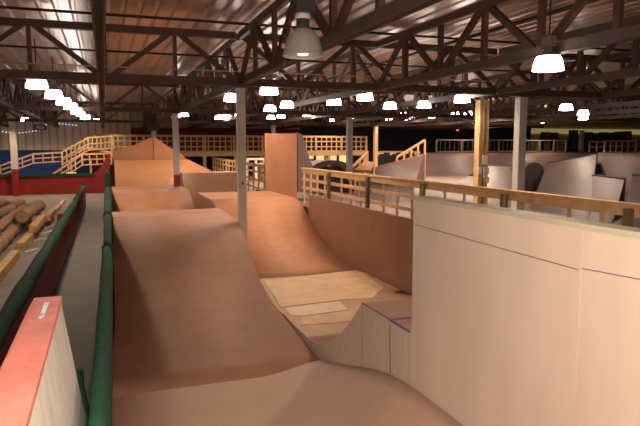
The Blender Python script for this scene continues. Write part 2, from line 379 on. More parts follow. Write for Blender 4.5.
# ------------------------------------------------------------------ railings
def railing(name, label, p0, p1, height, posts, bals, rails, m, mp, post_w=.09, bal_w=.05, cap=None, group=None, board=.13, drop=0.0, parent=None):
    """posts / bals: fractions along; rails: heights below the top"""
    p0, p1 = Vector(p0), Vector(p1)
    t = parent or thing(name, label, 'railing', p0, 0, group)
    d = p1-p0; off = Vector((0, 0, 0)) if not parent else p0-parent.location
    dn = Vector((d.x, d.y, 0)).normalized(); nrm = Vector((-dn.y, dn.x, 0))
    H = Vector((0, 0, height))
    MB().bar(off+H-Vector((0, 0, board/2))-nrm*.0, off+d+H-Vector((0, 0, board/2)), .04, board).build('top_rail', m, t)
    if cap: MB().bar(off+H+Vector((0, 0, .02)), off+d+H+Vector((0, 0, .02)), cap, .04).build('cap_board', m, t)
    for r in rails:
        MB().bar(off+H-Vector((0, 0, r)), off+d+H-Vector((0, 0, r)), .035, .085).build('mid_rail', m, t)
    for f in bals:
        q = off+d*f+nrm*.045; MB().bar(q+Vector((0, 0, .0)), q+H-Vector((0, 0, .02)), bal_w, bal_w*.8).build('baluster', m, t)
    for f in posts:
        q = off+d*f-nrm*.07; MB().bar(q+Vector((0, 0, -drop)), q+H-Vector((0, 0, .02)), post_w, post_w).build('post', mp, t)
    return t
XRAIL = 6.2
yfar, ynear = at(302, 168, X=XRAIL).y, 3.4
zr = 1.327; hr = at(500, 191.3, X=XRAIL).z-zr
def frac(px): return (at(px, 190, X=XRAIL).y-yfar)/(ynear-yfar)
railing('lattice_railing', 'long pale lumber lattice railing running behind the white wall', (XRAIL, yfar, zr), (XRAIL, ynear, zr), hr,
        [frac(p) for p in (331, 370, 425.5, 508, 634)], [frac(p) for p in (303, 309.5, 316, 323.5, 340, 349.5, 359, 382, 395.5, 410.5, 443, 462.5, 484.5, 533, 567.5, 601, 645)],
        [.34, .62, .90], M['wood'], M['wood_dark'], cap=.12)
ra, rb_ = at(268, 165.3, z=2.47), at(212, 157, z=2.47)
ra.z = rb_.z = RF2 = 1.1
d_ = rb_-ra; ra = ra+d_*((24.1-ra.y)/d_.y)
railing('lattice_railing', 'smaller lattice railing beyond the near grey column, left of the orange wall', ra, rb_, 1.37,
        [.03, .3, .62, .99], [i/15+.01 for i in range(15)], [.36, .72, 1.08], M['wood_far'], M['wood_dark'], bal_w=.055, post_w=.12)

# far mezzanine deck with lattice railing
YD = 42.0
def fp(px, py, Y=YD): return at(px, py, Y=Y)
zd = fp(200, 152).z
xd0, xd1 = fp(112, 150).x, fp(367, 150).x
dk = thing('mezzanine_deck', 'far wooden deck on posts spanning behind the left ramps', 'deck', (xd0, YD, 0))
MB().box(0, xd1-xd0, .1, 5.5, zd-.30, zd).build('deck_frame', M['wood_far'], dk)
for px in (205, 236, 262, 306, 330, 352, 366):
    x_ = fp(px, 150).x-xd0; MB().box(x_-.1, x_+.1, .15, .35, 0, zd-.30).build('post', M['wood_far'], dk)
for px in (318, 336):
    x_ = fp(px, 150).x-xd0
    MB().bar((x_-.8, .25, zd-.32), (x_-.1, .25, zd-1.3), .12, .1).build('brace', M['wood_far'], dk)
N_ = 46
railing('lattice_railing', 'far lumber lattice railing along the mezzanine deck edge', (xd0, YD+.2, zd), (xd1, YD+.2, zd), fp(200, 135).z-zd,
        [i/9 for i in range(10)], [i/N_ for i in range(N_+1)], [.42, .80, 1.12], M['wood_far'], M['wood_far'], bal_w=.08, post_w=.14, board=.14)

# left access ramp railings
def sr(label, pts, Y, h, nb, m=M['wood_far'], n='ramp_railing', drop=.0):
    P = [at(px, py, Y=Y) for px, py in pts]
    t = thing(n, label, 'railing', (P[0].x, P[0].y, P[0].z-h), 0)
    for a_, b_ in zip(P, P[1:]):
        a2 = a_-Vector((0, 0, h)); b2_ = b_-Vector((0, 0, h))
        railing('', '', a2, b2_, h, [0, 1] if (a_, b_) == (P[0], P[1]) else [1], [(i+1)/(nb+1) for i in range(nb)], [h*.5, h*.92], m, m, bal_w=.07, post_w=.12, board=.12, parent=t, drop=drop)
    return t
lo = sr('low wooden handrail descending in front of the blue wall at far left', [(-8, 168), (0, 165), (33, 153.2), (62, 151.5)], 46.5, .75, 2)
hi = sr('upper wooden handrail climbing from the blue wall to the far deck', [(62, 151), (88, 137), (113, 135)], 46.0, 1.0, 5)
md = sr('short wooden stair handrail just behind the red fence', [(54, 172.5), (82, 153.5), (111, 152.5)], 44.9, .85, 3)
tr = thing('access_ramp', 'wooden landing and ramp behind the red fence at far left', 'ramp', (fp(80, 150, 46).x, 46, 0))
X0 = tr.location.x
zA, zB = at(62, 158.5, Y=46).z, at(88, 146, Y=46).z
poly = [(at(62, 160, Y=46).x-X0, zA), (at(88, 148, Y=46).x-X0, zB), (xd0-X0-.02, zd), (xd0-X0-.02, zd-.16), (at(88, 150, Y=46).x-X0, zB-.16), (at(62, 160, Y=46).x-X0, zA-.16)]
MB().prism(poly, 'Y', .1, 1.6).build('deck', M['wood_far'], tr)
for px in (70, 90, 108): MB().box(at(px, 150, Y=46).x-X0-.07, at(px, 150, Y=46).x-X0+.07, .3, .45, 0, zd-.6 if px > 80 else 2.1).build('post', M['wood_far'], tr)

# ------------------------------------------------------------------ left timber yard
XF0, XF1 = -1.18, -.99
fe = thing('barrier', 'low red barrier topped with green padding beside the narrow grey lane', 'barrier', (XF0, 20, 0), math.atan2(-(XF1-XF0), 30))
L0, L1 = 6.2-20, 34.3-20
MB().box(-.05, .05, L0, L1, 0, 1.02).build('red_panel', M['red'], fe)
nn = 30; mb = MB()
mb.tube([(0, L0+(L1-L0)*i/nn, 1.06) for i in range(nn+1)], [.12+.012*math.sin(i*2.1)+.008*math.sin(i*5.3) for i in range(nn+1)], 10)
mb.build('green_pad', M['green_dark'], fe)
MB().box(-.07, .07, L1, L1+.25, 0, 1.3).build('end_post', M['darkred'], fe)
# lane floor strip
tag(MB().box(-.98, -.18, 4.75, 37.6, 0.0, .012).build('lane_strip', M['lane']), 'long narrow grey floor strip between the red barrier and the green pads', 'floor strip')
# green pads on the ramp edge
def pad(name, label, x0, x1, y0, y1, z0, z1, m, wob=.008, x2=None, x3=None):
    x2 = x0 if x2 is None else x2; x3 = x1 if x3 is None else x3; mb = MB(); ring = 10; nn = max(6, int((y1-y0)/.5)); vs = []
    t = thing(name, label, 'pad', ((x0+x1)/2, (y0+y1)/2, z0), 0, 'green foam pads along the big ramp')
    cx = 0; wv = (x1-x0)/2
    def sec(s, f=0): # cross-section, rounded top
        pts = [(-1, 0), (-1, .5), (-1, .8), (-.92, .9), (-.7, .97), (-.3, 1), (.3, 1), (.7, .97), (.92, .9), (1, .8), (1, .5), (1, 0)]
        c_ = (x0+(x2-x0)*f+x1+(x3-x1)*f)/2-(x0+x1)/2; w_ = (x1-x0+((x3-x2)-(x1-x0))*f)/2; return [(c_+a*w_*s, b*(z1-z0)) for a, b in pts]
    for i in range(nn+1):
        s = 1+wob*10*math.sin(i*1.7+x0*9)*.6
        for a, b in sec(s, i/nn): vs.append((a, y0+(y1-y0)*i/nn-(y0+y1)/2, b))
    k = 12; fs = [(i*k+j, i*k+(j+1) % k, (i+1)*k+(j+1) % k, (i+1)*k+j) for i in range(nn) for j in range(k)]
    fs += [list(range(k)), list(range(nn*k, nn*k+k))]
    mb.add(vs, fs, 0, True); mb.build('cover', m, t)
    ce = (x2+x3-x0-x1)/2; we = (x3-x2)/2*1.06
    MB().box(ce-we, ce+we, y1-(y0+y1)/2-.03, y1-(y0+y1)/2+.02, .02, (z1-z0)*1.006).build('end_seam', M['green_dark'], t)
    return t
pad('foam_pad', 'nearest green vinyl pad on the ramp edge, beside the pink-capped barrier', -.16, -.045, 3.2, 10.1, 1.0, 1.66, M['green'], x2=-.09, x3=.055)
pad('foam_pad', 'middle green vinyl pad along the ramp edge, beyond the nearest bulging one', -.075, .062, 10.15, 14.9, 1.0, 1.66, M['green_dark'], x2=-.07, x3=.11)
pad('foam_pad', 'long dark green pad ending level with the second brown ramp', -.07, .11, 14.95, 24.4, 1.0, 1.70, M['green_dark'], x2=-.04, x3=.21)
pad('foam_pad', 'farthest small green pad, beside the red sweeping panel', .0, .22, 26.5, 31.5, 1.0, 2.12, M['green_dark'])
pad('foam_pad', 'low green pad strip against the white-sided barrier, nearest the lane', -.30, -.147, 4.68, 5.75, .013, 1.2, M['green'], x2=-.31, x3=-.255)
# ramp edge wall carrying the pads
tag(MB().prism([(-.158, 5.85), (-.108, 5.85), (.06, 34.6), (-.0, 34.6)], 'Z', 0, .995).build('edge_wall', M['darkred']), 'low dark red wall under the green pads along the lane', 'wall panel')

# pink-capped barrier beside the camera
pk_ = thing('barrier', 'white-sided barrier with a faded pink-red top cap at lower left', 'barrier', (-.37, 3, 0))
t0 = EYE-1.0
pA1 = at(33, 299, z=t0); pA2 = at(62, 295, z=t0)
ly = (pA1.y+pA2.y)/2-3
xl_, xr_ = pA1.x+.37, pA2.x+.37
vs = []
for y_ in (-2.6, ly):
    e_ = .12 if y_ > 0 else 0; vs += [(xl_-.02, y_, 0), (xr_+.105, y_+e_, 0), (xr_+.105, y_+e_, t0-.9), (xr_-.006, y_, t0-.045), (xl_+.006, y_, t0-.045)]
MB().add(vs, [(0, 1, 2, 3, 4), (9, 8, 7, 6, 5), (0, 5, 6, 1), (1, 6, 7, 2), (2, 7, 8, 3), (3, 8, 9, 4), (4, 9, 5, 0)]).build('side_panels', M['whitebarrier'], pk_)
MB().box(xl_, xr_, -2.6, ly+.012, t0-.045, t0).build('top_cap', M['pink'], pk_, bevel=.006)
MB().box(xl_-.012, xl_-.002, -2.6, ly-.03, t0-.09, t0-.02).build('edge_strip', M['pink'], pk_)
a, b = at(47, 303, z=t0), at(41, 318, z=t0)
mb = MB().bar((a.x+.37, a.y-3, t0+.003), (b.x+.37, b.y-3, t0+.003), .03, .005)
for p in (a*.8+b*.2, a*.2+b*.8): mb.tube([(p.x+.37, p.y-3, t0+.004), (p.x+.37, p.y-3, t0+.010)], .007, 8)
mb.build('metal_plate', M['zinc'], pk_, bevel=.003)

# back fence, red with dark green top and sweeping end
YK = 44.2
bf = thing('fence', 'long red fence with dark green top, sweeping up at its right end', 'fence', (at(50, 190, Y=YK).x, YK, 0))
rx = bf.location.x
pts = [(-12, 196), (-12, 175), (84, 175), (92, 174.5), (97, 171), (101.5, 166), (105, 160), (107.5, 154), (109.5, 153), (109.5, 195)]
pp = pl(pts, YK, rx); pp[0] = (pp[0][0], 0); pp[-1] = (pp[-1][0], 0)
MB().prism(pp, 'Y', 0, .15).build('red_panel', M['red'], bf)
zt_ = at(50, 175, Y=YK).z
MB().bar((at(-12, 175, Y=YK).x-rx, -.03, zt_), (at(94, 175, Y=YK).x-rx, -.03, zt_), .3, .16).build('green_top', M['green_dark'], bf)
tag(MB().box(at(66, 172, Y=YK).x, at(76, 172, Y=YK).x, YK+.16, YK+.5, 0, at(70, 172.5, Y=YK).z).build('white_box', M['paper']), 'small white box behind the red fence at far left', 'box')

# timbers: (front px, back px, width, height above floor)
def timber(label, f, b, w_, h_, z_=0, legs=False):
    A = at(*f, z=z_); B = at(*b, z=z_)
    t = thing('timber_beam', label, 'timber', ((A.x+B.x)/2, (A.y+B.y)/2, 0), 0, 'loose timbers on the left floor')
    o = t.location
    MB().bar((A.x-o.x, A.y-o.y, z_+h_/2), (B.x-o.x, B.y-o.y, z_+h_/2), w_, h_).build('beam', M['timber'], t, bevel=.015)
    if legs:
        for f_ in (.25, .8):
            p = A.lerp(B, f_); MB().box(p.x-o.x-w_*.4, p.x-o.x+w_*.4, p.y-o.y-.15, p.y-o.y+.15, 0, z_).build('support_block', M['log'], t)
    return t
timber('nearest squared timber at the left picture edge', (-6, 285), (16, 258), .22, .24)
timber('second squared timber, behind the nearest one on the left floor', (21, 251), (34, 236), .24, .26)
timber('squared timber propped on dark blocks in the middle of the timber row', (33, 233), (43, 221), .25, .26, .25, True)
timber('short squared timber in front of the red box', (47, 221.5), (53, 214.5), .24, .26, .22, True)
timber('small far timber end behind the short timber', (53, 214), (58, 210), .24, .2)
timber('slim far timber tilted toward the red barrier end', (57.5, 209), (64, 202), .16, .14)
def log(label, pts, r, supports=()):
    P = [at(px, py, z=z_) for px, py, z_ in pts]
    c = sum(P, Vector())/len(P)
    t = thing('rough_log', label, 'log', (c.x, c.y, 0), 0, 'rough logs piled at far left')
    sub = []
    for a_, b_ in zip(P, P[1:]):
        for i in range(6): sub.append(a_.lerp(b_, i/6))
    sub.append(P[-1])
    sub = [p-Vector((c.x, c.y, 0)) for p in sub]
    mb = MB(); mb.tube(sub, [r*(1+.16*math.sin(i*1.9+r*31)+.1*math.sin(i*4.7)) for i in range(len(sub))], 12); mb.build('trunk', M['log'], t)
    MB().tube([sub[0]-(sub[1]-sub[0]).normalized()*.01, sub[0]+(sub[1]-sub[0]).normalized()*.02], r*.93, 12).build('cut_end', M['log_end'], t)
    for p in supports:
        q = at(*p, z=0)-Vector((c.x, c.y, 0)); MB().box(q.x-.18, q.x+.18, q.y-.18, q.y+.18, 0, .35).build('support_block', M['log'], t)
    return t
log('thick rough log at the left picture edge, nearest of the log pile', [(-8, 252, .2), (4, 240, .22), (13, 230, .2)], .2)
log('rough log resting on blocks just behind the nearest log', [(-6, 231, .55), (9, 218, .58), (23, 208.5, .55)], .16, ((2, 236), (18, 222)))
log('pale-barked rough log lying at the back left of the pile', [(-8, 217, .2), (3, 212, .22), (12, 208.5, .2)], .2)
log('large knotty log raised on blocks at the right of the pile', [(22, 217, .66), (31, 210.5, .72), (41, 205, .68)], .22, ((27, 223), (37, 215)))
log('short stub log on the floor beyond the knotty log', [(26, 209, .2), (33, 206, .22), (40, 203.5, .2)], .2)
log('far short log at the very back of the pile', [(8, 206, .2), (16, 204.0, .22), (22, 202.6, .2)], .22)
log('upright leaning stub in front of the knotty log', [(23, 225, .10), (25, 218, .42)], .12)
log('dark chunk of log at the left edge behind the pale-barked log', [(-6, 205.5, .26), (3, 203, .26)], .26)
def scrap(label, a_, b_, w_, m=M['scrap'], cat='offcut', t_=.05):
    A, B = at(*a_, z=t_/2), at(*b_, z=t_/2)
    return tag(MB().bar((A.x, A.y, t_/2+.002), (B.x, B.y, t_/2+.002), w_, t_).build('wood_offcut', m), label, cat, 'pale offcuts on the left floor')
scrap('pale offcut beside the second timber, near the green padding', (25, 253), (38, 249), .12)
scrap('pale offcut crossing the floor behind the second timber', (33, 241), (50, 238), .1)
scrap('long thin pale lath lying along the green padding', (38, 258), (52, 240), .06)
scrap('pale offcut by the propped timber', (43, 234), (53, 231), .14)
scrap('pale far offcut below the red box corner', (44, 229), (56, 224.5), .08)
scrap('pale far offcut near the barrier end', (62, 206), (74, 204), .14)
p = at(57.5, 231, z=0); 
rb = thing('red_box', 'small red plywood box standing just behind the green padding', 'box', (p.x+.2, p.y+.2, 0))
MB().box(-.2, .26, -.2, .5, 0, .62).build('body', M['red'], rb); MB().box(-.22, .28, -.22, .52, .62, .65).build('lid', M['darkred'], rb)

# ------------------------------------------------------------------ right course
RF = 1.1
tag(MB().box(6.4, 56, 3, 49.5, .0, RF).build('course_floor', M['rfloor']), 'pale raised skate course floor beyond the lattice railing', 'floor')
def ramp_solid(name, label, foot, lip, m, side=None, n=12, back=1.0, power=1.9, zlip=None, z0=RF, cat='skate ramp', lipm=None, parent=None):
    """foot, lip: two 3-d points each (left, right). A curved slab rising from foot to lip, then a flat deck 'back' metres deep, solid to the floor"""
    a_, b_ = [Vector(p) for p in foot]; c_, d_ = [Vector(p) for p in lip]
    cen = (a_+b_+c_+d_)/4; t = parent or thing(name, label, cat, (cen.x, cen.y, z0))
    o = t.location.copy(); z0 += .002
    rows = []
    for i in range(n+1):
        s = i/n; zz = z0+((c_.z-z0))*s**power; zz2 = z0+((d_.z-z0))*s**power
        l = a_.lerp(c_, s); r = b_.lerp(d_, s); rows.append((Vector((l.x, l.y, zz)), Vector((r.x, r.y, zz2))))
    dl = (c_-a_); dl.z = 0; dl.normalize(); dr = (d_-b_); dr.z = 0; dr.normalize()
    rows.append((rows[-1][0]+dl*back, rows[-1][1]+dr*back))
    nr = len(rows); vs = []
    for l, r in rows: vs += [l-o, r-o]
    nv = len(vs)
    vs += [Vector((v.x, v.y, .001)) for v in vs]
    mb = MB()
    mb.add(vs, [(2*i, 2*i+1, 2*i+3, 2*i+2) for i in range(nr-1)], 0, True)
    fs = [(2*i, 2*i+2, nv+2*i+2, nv+2*i) for i in range(nr-1)]+[(2*i+1, nv+2*i+1, nv+2*i+3, 2*i+3) for i in range(nr-1)]
    fs += [(0, nv, nv+1, 1), (nv-2, nv-1, 2*nv-1, 2*nv-2)]
    fs += [(nv+2*i, nv+2*i+2, nv+2*i+3, nv+2*i+1) for i in range(nr-1)]
    mb.add(vs, fs, 1, False)
    mb.build('riding_surface' if not parent else name, [m, side or m], t)
    l, r = rows[n]
    MB().bar(l-o+Vector((0, 0, -.01)), r-o+Vector((0, 0, -.01)), .07, .07).build('coping', lipm or M['purple_dark'], t)
    return t
Z2 = 2.72
def fl(px, py): return at(px, py, z=RF)
def dp(px, Y, z=Z2):
    v = at(px, 150, Y=Y); return Vector((v.x, v.y, z))
yq = 41.0
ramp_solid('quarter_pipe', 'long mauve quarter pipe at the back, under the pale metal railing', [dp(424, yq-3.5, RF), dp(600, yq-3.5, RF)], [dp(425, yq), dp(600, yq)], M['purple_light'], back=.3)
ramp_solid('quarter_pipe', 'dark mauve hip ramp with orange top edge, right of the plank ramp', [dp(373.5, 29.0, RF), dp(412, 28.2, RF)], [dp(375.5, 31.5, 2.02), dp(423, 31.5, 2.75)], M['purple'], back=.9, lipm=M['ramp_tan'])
ramp_solid('bank_ramp', 'low grey bank just behind the lattice railing, left of the pale floor', [dp(356, 20.5, RF), dp(418, 20.5, RF)], [dp(356, 23.6, 1.72), dp(411, 23.6, 1.62)], M['purple_light'], back=1.2, lipm=M['purple'])
# joined row of ramps at right
row = thing('ramp_row', 'joined row of mauve bank ramps and quarter pipes at right, behind the railing', 'skate ramp', (20, 22, RF))
def rr(*a, **k): ramp_solid('bank_face', '', *a, parent=row, **k)
rr([fl(440, 190), fl(487, 196)], [dp(470, 27, 1.75), dp(490, 27, 1.75)], M['purple'], back=.6)
rr([fl(486, 204), fl(524, 209)], [dp(487, 26, 2.25), dp(523, 24.5, 2.25)], M['purple_light'], back=1.4, power=1.5)
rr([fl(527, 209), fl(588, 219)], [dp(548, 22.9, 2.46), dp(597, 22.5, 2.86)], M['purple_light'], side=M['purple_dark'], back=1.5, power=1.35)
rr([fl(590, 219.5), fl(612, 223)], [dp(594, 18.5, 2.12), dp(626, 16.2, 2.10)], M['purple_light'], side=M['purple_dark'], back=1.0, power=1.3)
rr([dp(596, 21.5, RF), dp(660, 18, RF)], [dp(598, 24, 2.9), dp(668, 20, 2.9)], M['purple_light'], back=3.0)
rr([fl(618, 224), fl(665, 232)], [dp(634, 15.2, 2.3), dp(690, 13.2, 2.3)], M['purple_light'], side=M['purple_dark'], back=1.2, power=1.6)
tp = dp(535, 23.3, RF)
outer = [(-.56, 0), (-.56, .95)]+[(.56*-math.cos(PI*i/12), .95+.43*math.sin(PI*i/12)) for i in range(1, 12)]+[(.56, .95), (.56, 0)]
MB().prism([(x_+tp.x-20, z_+.003) for x_, z_ in outer], 'Y', tp.y-22, tp.y-22+1.0).build('shaded_gap_block', M['purple_dark'], row)  # dark block standing in for the shadowed gap between two ramps
# deck at back right + railings
dkr = thing('back_deck', 'dark deck across the back of the right course carrying two railings', 'deck', (20, 44, RF))
poly = [dp(424, yq+.75), dp(603, yq+.75), dp(603.5, 40.0), dp(640, 38.0), dp(665, 39), dp(655, 47), dp(424, 48.5)]
MB().prism([(p.x-20, p.y-44) for p in poly], 'Z', .01, Z2-RF-.01).build('deck', M['purple'], dkr)
pa, pb = dp(436, yq+1.0), dp(565, yq+1.0)
railing('metal_railing', 'pale metal railing along the back deck of the right course', pa, pb, 1.05, [0, .18, .32, .46, .62, .78, .9, 1], [i/30 for i in range(31)], [.97], M['rail_metal'], M['rail_metal'], bal_w=.02, post_w=.09, board=.08)
pa, pb = dp(605, 40.3), dp(636, 38.9)
railing('yellow_railing', 'yellow lumber railing at far right on the back deck', pa, pb, 1.0, [0, .18, .36, .55, .75, 1], [], [.5, .95], M['wood_far'], M['wood_far'], post_w=.1, board=.1)
pa, pb = dp(589.5, 41.1), dp(604, 40.4)
railing('yellow_railing', 'short yellow handrail beside the far dark opening', pa, pb, .95, [0, .5, 1], [], [.5], M['wood_far'], M['wood_far'], post_w=.1, board=.1)
# plank ramp + handrail
pr_ = thing('plank_ramp', 'tan plank ramp with a slanted handrail left of the hip ramp', 'ramp', (at(362, 165, Y=32).x, 32, RF))
A0 = [at(px, py, Y=Y) for px, py, Y in ((354, 169.5, 29.5), (370.5, 170.3, 29.5), (374, 162, 33), (365, 161, 33))]
o = pr_.location
MB().add([p-o for p in A0]+[p-o-Vector((0, 0, .12)) for p in A0], [(0, 1, 2, 3), (7, 6, 5, 4), (0, 4, 5, 1), (1, 5, 6, 2), (2, 6, 7, 3), (3, 7, 4, 0)]).build('plank', M['ramp_tan'], pr_)
MB().bar(at(352.5, 167, Y=29.5)-o, at(368, 152, Y=33)-o, .08, .14).build('handrail', M['wood_far'], pr_)
for px, py, Y in ((353, 167, 29.6), (360, 160, 31.2), (367.5, 153, 33)):
    p = at(px, py, Y=Y)-o; MB().box(p.x-.05, p.x+.05, p.y-.05, p.y+.05, 0.005, p.z).build('post', M['wood_far'], pr_)
# second handrail above the hip
pa, pb = at(397, 157, Y=33), at(425, 140, Y=33)
t = thing('ramp_railing', 'slanted wooden handrail climbing above the dark mauve hip ramp', 'railing', (pa.x, 33, RF))
o = t.location
MB().bar(pa-o, pb-o, .08, .12).build('top_rail', M['wood_far'], t)
for f_ in (0, .25, .5, .75, 1):
    p = pa.lerp(pb, f_)-o; MB().box(p.x-.05, p.x+.05, p.y-.05, p.y+.05, 0.005, p.z).build('post', M['wood_far'], t)
# arch hump
hp = at(332, 168, Y=26.3)
hm = thing('arch_ramp', 'small grey arched hump seen over the lattice railing', 'skate ramp', (hp.x, 26.3, RF))
zc = hp.z-RF-.25
arc = [(-1.15, 0)]+[(-1.15*math.cos(PI*i/14), zc+.0+.62*math.sin(PI*i/14)) for i in range(15)]+[(1.15, 0), (.72, 0)]+[(.72*math.cos(PI*i/12), zc-.1+.5*math.sin(PI*i/12)) for i in range(13)]+[(-.72, 0)]
MB().prism(arc, 'Y', 0, 1.4).build('shell', M['purple_light'], hm)
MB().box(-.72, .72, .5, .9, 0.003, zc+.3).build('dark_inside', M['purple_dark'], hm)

# lit rooms beneath the deck
def lit(label, x0, x1, y0, y1, Y, m=M['lit']):
    a_, b_ = at(x0, y1, Y=Y), at(x1, y0, Y=Y)
    t = thing('lit_window', label, 'window', (a_.x, Y, a_.z), 0, 'lit windows of the back rooms')
    w_ = b_.x-a_.x; h_ = b_.z-a_.z
    MB().box(0, w_, 0, .05, 0, h_).build('pane', m, t)
    mb = MB().box(-.06, 0, -.03, .06, -.06, h_+.06).box(w_, w_+.06, -.03, .06, -.06, h_+.06).box(0, w_, -.03, .06, -.06, 0).box(0, w_, -.03, .06, h_, h_+.06)
    mb.build('frame', M['wood_dark'], t); return t
lit('narrow lit window beside the grey quarter side', 309, 313.5, 152, 159, 47.75)
lit('lit window under the deck between two posts, left of the braced one', 316, 324, 151.5, 160, 47.75)
lit('widest lit window under the deck, behind the brace', 327, 336.5, 152, 161, 47.75)
lit('lit window under the deck next to the white column', 339, 346, 152, 163, 47.75)
yw = thing('back_room', 'dim yellow back room strip seen above the far right railing', 'room', (at(590, 125, Y=47.5).x, 47.5, 0))
X0 = yw.location.x
xa, xb = at(535, 125, Y=47.5).x-X0, 57.4-X0
MB().box(xa, xb, .5, .6, 0, at(590, 120, Y=47.5).z).build('wall', M['yellowwall'], yw)
MB().box(xa, xb, .3, .5, at(590, 134, Y=47.5).z, at(590, 129, Y=47.5).z).build('glow_band', emit('dim_yellow', (.40, .32, .12), .45), yw)  # emission stands in for lamplight on the back room wall
for i, (px, h_) in enumerate(((549, 136), (557, 136.5), (577, 134), (592, 136), (600, 137), (607, 136), (614, 136.5), (622, 135.5), (631, 135))):
    a_ = at(px, h_-4, Y=46.2)
    c = thing('cabinet', f'dark cabinet before the dim yellow back room, {ords(i)} from the left', 'cabinet', (a_.x, 46.4, Z2), 0, 'dark cabinets along the back room')
    MB().box(-.36, .36, 0, .5, .0, a_.z-Z2).build('body', M['black'], c); MB().box(-.3, .3, -.02, 0, .2, a_.z-Z2-.1).build('front', M['wood_dark'], c)
# low lit band behind the hip (spectators' benches)
sh = thing('lit_window', 'long low lit window behind the hip ramp handrail', 'window', (at(375, 158, Y=44).x, 44, 0), 0, 'lit windows of the back rooms')
w_ = at(420, 158, Y=44).x-sh.location.x; z1, z2 = at(390, 159, Y=44).z, at(390, 152.5, Y=44).z
MB().box(0, w_, 0, .05, z1, z2).build('pane', emit('dim_yellow_b', (.5, .36, .12), .55), sh)
MB().box(0, w_, -.05, 0.05, z2, z2+.12).build('frame', M['wood_far'], sh)
for i in range(11):
    x_ = w_*(i+.5)/11; MB().box(x_-.2, x_+.2, -.4, -.06, z1-.5, z1+.32+.1*(i % 3)).build('chair_back', M['black'], sh)
wb = thing('white_bench', 'white bench left of the orange vert wall, beneath the far deck', 'bench', (at(257, 165, Y=37).x, 37, 0))
a_, b_ = at(247, 158, Y=37), at(266, 164, Y=37)
MB().box(a_.x-wb.location.x, b_.x-wb.location.x, 0, .5, a_.z-.14, a_.z).build('seat', M['paper'], wb)
MB().box(a_.x-wb.location.x, b_.x-wb.location.x, .1, .2, b_.z-.1, b_.z+.05).build('stretcher', M['paper'], wb)
for f_ in (0.05, .5, .95):
    x_ = a_.x+(b_.x-a_.x)*f_-wb.location.x; MB().box(x_-.07, x_+.07, .1, .3, 0, a_.z-.14).build('leg', M['paper'], wb)

# ------------------------------------------------------------------ columns
CH = EYE+1.36     # underside of the bottom chords
def column(label, x_, y_, z_, m=M['column'], red=None, w_=.2, ztop=CH, plate=True):
    t = thing('column', label, 'column', (x_, y_, z_)); h_ = ztop-z_
    r0 = 0 if red is None else red
    MB().box(-w_/2, w_/2, -w_/2, w_/2, r0, h_-.03).build('shaft', m, t, bevel=.008)
    if red: MB().box(-w_/2-.003, w_/2+.003, -w_/2-.003, w_/2+.003, 0, red).build('red_foot', M['red'], t)
    MB().box(-w_*.95, w_*.95, -w_*.8, w_*.8, h_-.03, h_).build('top_plate', M['steel_grey'], t)
    return t
ROWS = [13.9, 25.9, 37.9]
c1 = column('grey steel column rising from the edge of the big brown ramp', 3.02, 13.9, 0, w_=.19)
MB().box(-.02, .02, -.10, -.095, 2.35, 2.41).build('small_tag', M['black'], c1)
column('white column with a red foot standing on the second brown ramp', 2.85, 25.9, 1.55, M['column_white'], red=.5, w_=.24)
c5 = at(519.5, 150, Y=13.9)
column('grey column behind the white wall, at the right of the wood-clad one', c5.x, 13.9, RF, M['column'], red=.35, w_=.24)
c3 = at(349.5, 150, Y=25.9)
column('white column with red foot just behind the lattice railing', c3.x, 25.9, RF, M['column_white'], red=.55, w_=.24)
c4 = at(375.5, 150, Y=37.0)
column('slim tan column beside the dark mauve hip ramp', c4.x, 37.0, RF, M['wood_far'], w_=.24)
c8 = at(14, 150, Y=43.4)
column('white column with a tall red foot in front of the red fence', c8.x, 43.4, 0, M['column_white'], red=1.75, w_=.38, ztop=EYE+1.9)
c7 = at(581, 150, Y=43)
column('far grey column beside the dark opening at the back deck', c7.x, 43, Z2, M['column_white'], w_=.3)
c9 = at(273, 120, Y=37.9)
column('short pale column top showing above the orange vert wall', c9.x, 37.9, 0, M['column_white'], w_=.24)
c10 = at(153.5, 130, Y=39.5)
t = column('dark-wrapped white column behind the peaked orange wall', c10.x, 39.5, 0, M['column_white'], w_=.3)
MB().box(-.34, .34, -.3, .3, at(153, 131, Y=39.5).z, at(153, 122, Y=39.5).z).build('black_wrap', M['black'], t)
# wood-clad column
p6 = at(481, 150, Y=15.5)
t = thing('clad_column', 'wood-clad column with white notices, in front of the mauve ramps', 'column', (p6.x, 15.5, RF))
h_ = CH-RF
MB().box(-.1, .1, -.1, .1, 0, h_).build('core', M['wood'], t)
MB().box(-.16, -.1, -.12, .12, 0, h_).build('board', M['wood'], t); MB().box(.1, .17, -.12, .12, 0, h_).build('board', M['wood'], t)
MB().bar((.0, -.125, .4), (.01, -.125, h_-.2), .03, .03).build('conduit', M['wood_dark'], t)
zz = at(483, 157, X=p6.x).z-RF
MB().box(-.03, .14, -.15, -.125, zz-.22, zz+.06).build('notice', M['paper'], t)
MB().box(-.0, .13, -.19, -.125, zz-.62, zz-.3).build('grey_box', M['column'], t)
MB().box(.1, .2, -.17, -.125, zz-.5, zz-.34).build('notice', M['paper'], t); MB().box(-.17, -.06, -.15, -.125, zz-.5, zz-.3).build('notice', M['paper'], t)
MB().box(.1, .2, -.17, -.125, zz-.78, zz-.6).build('notice', M['paper'], t)

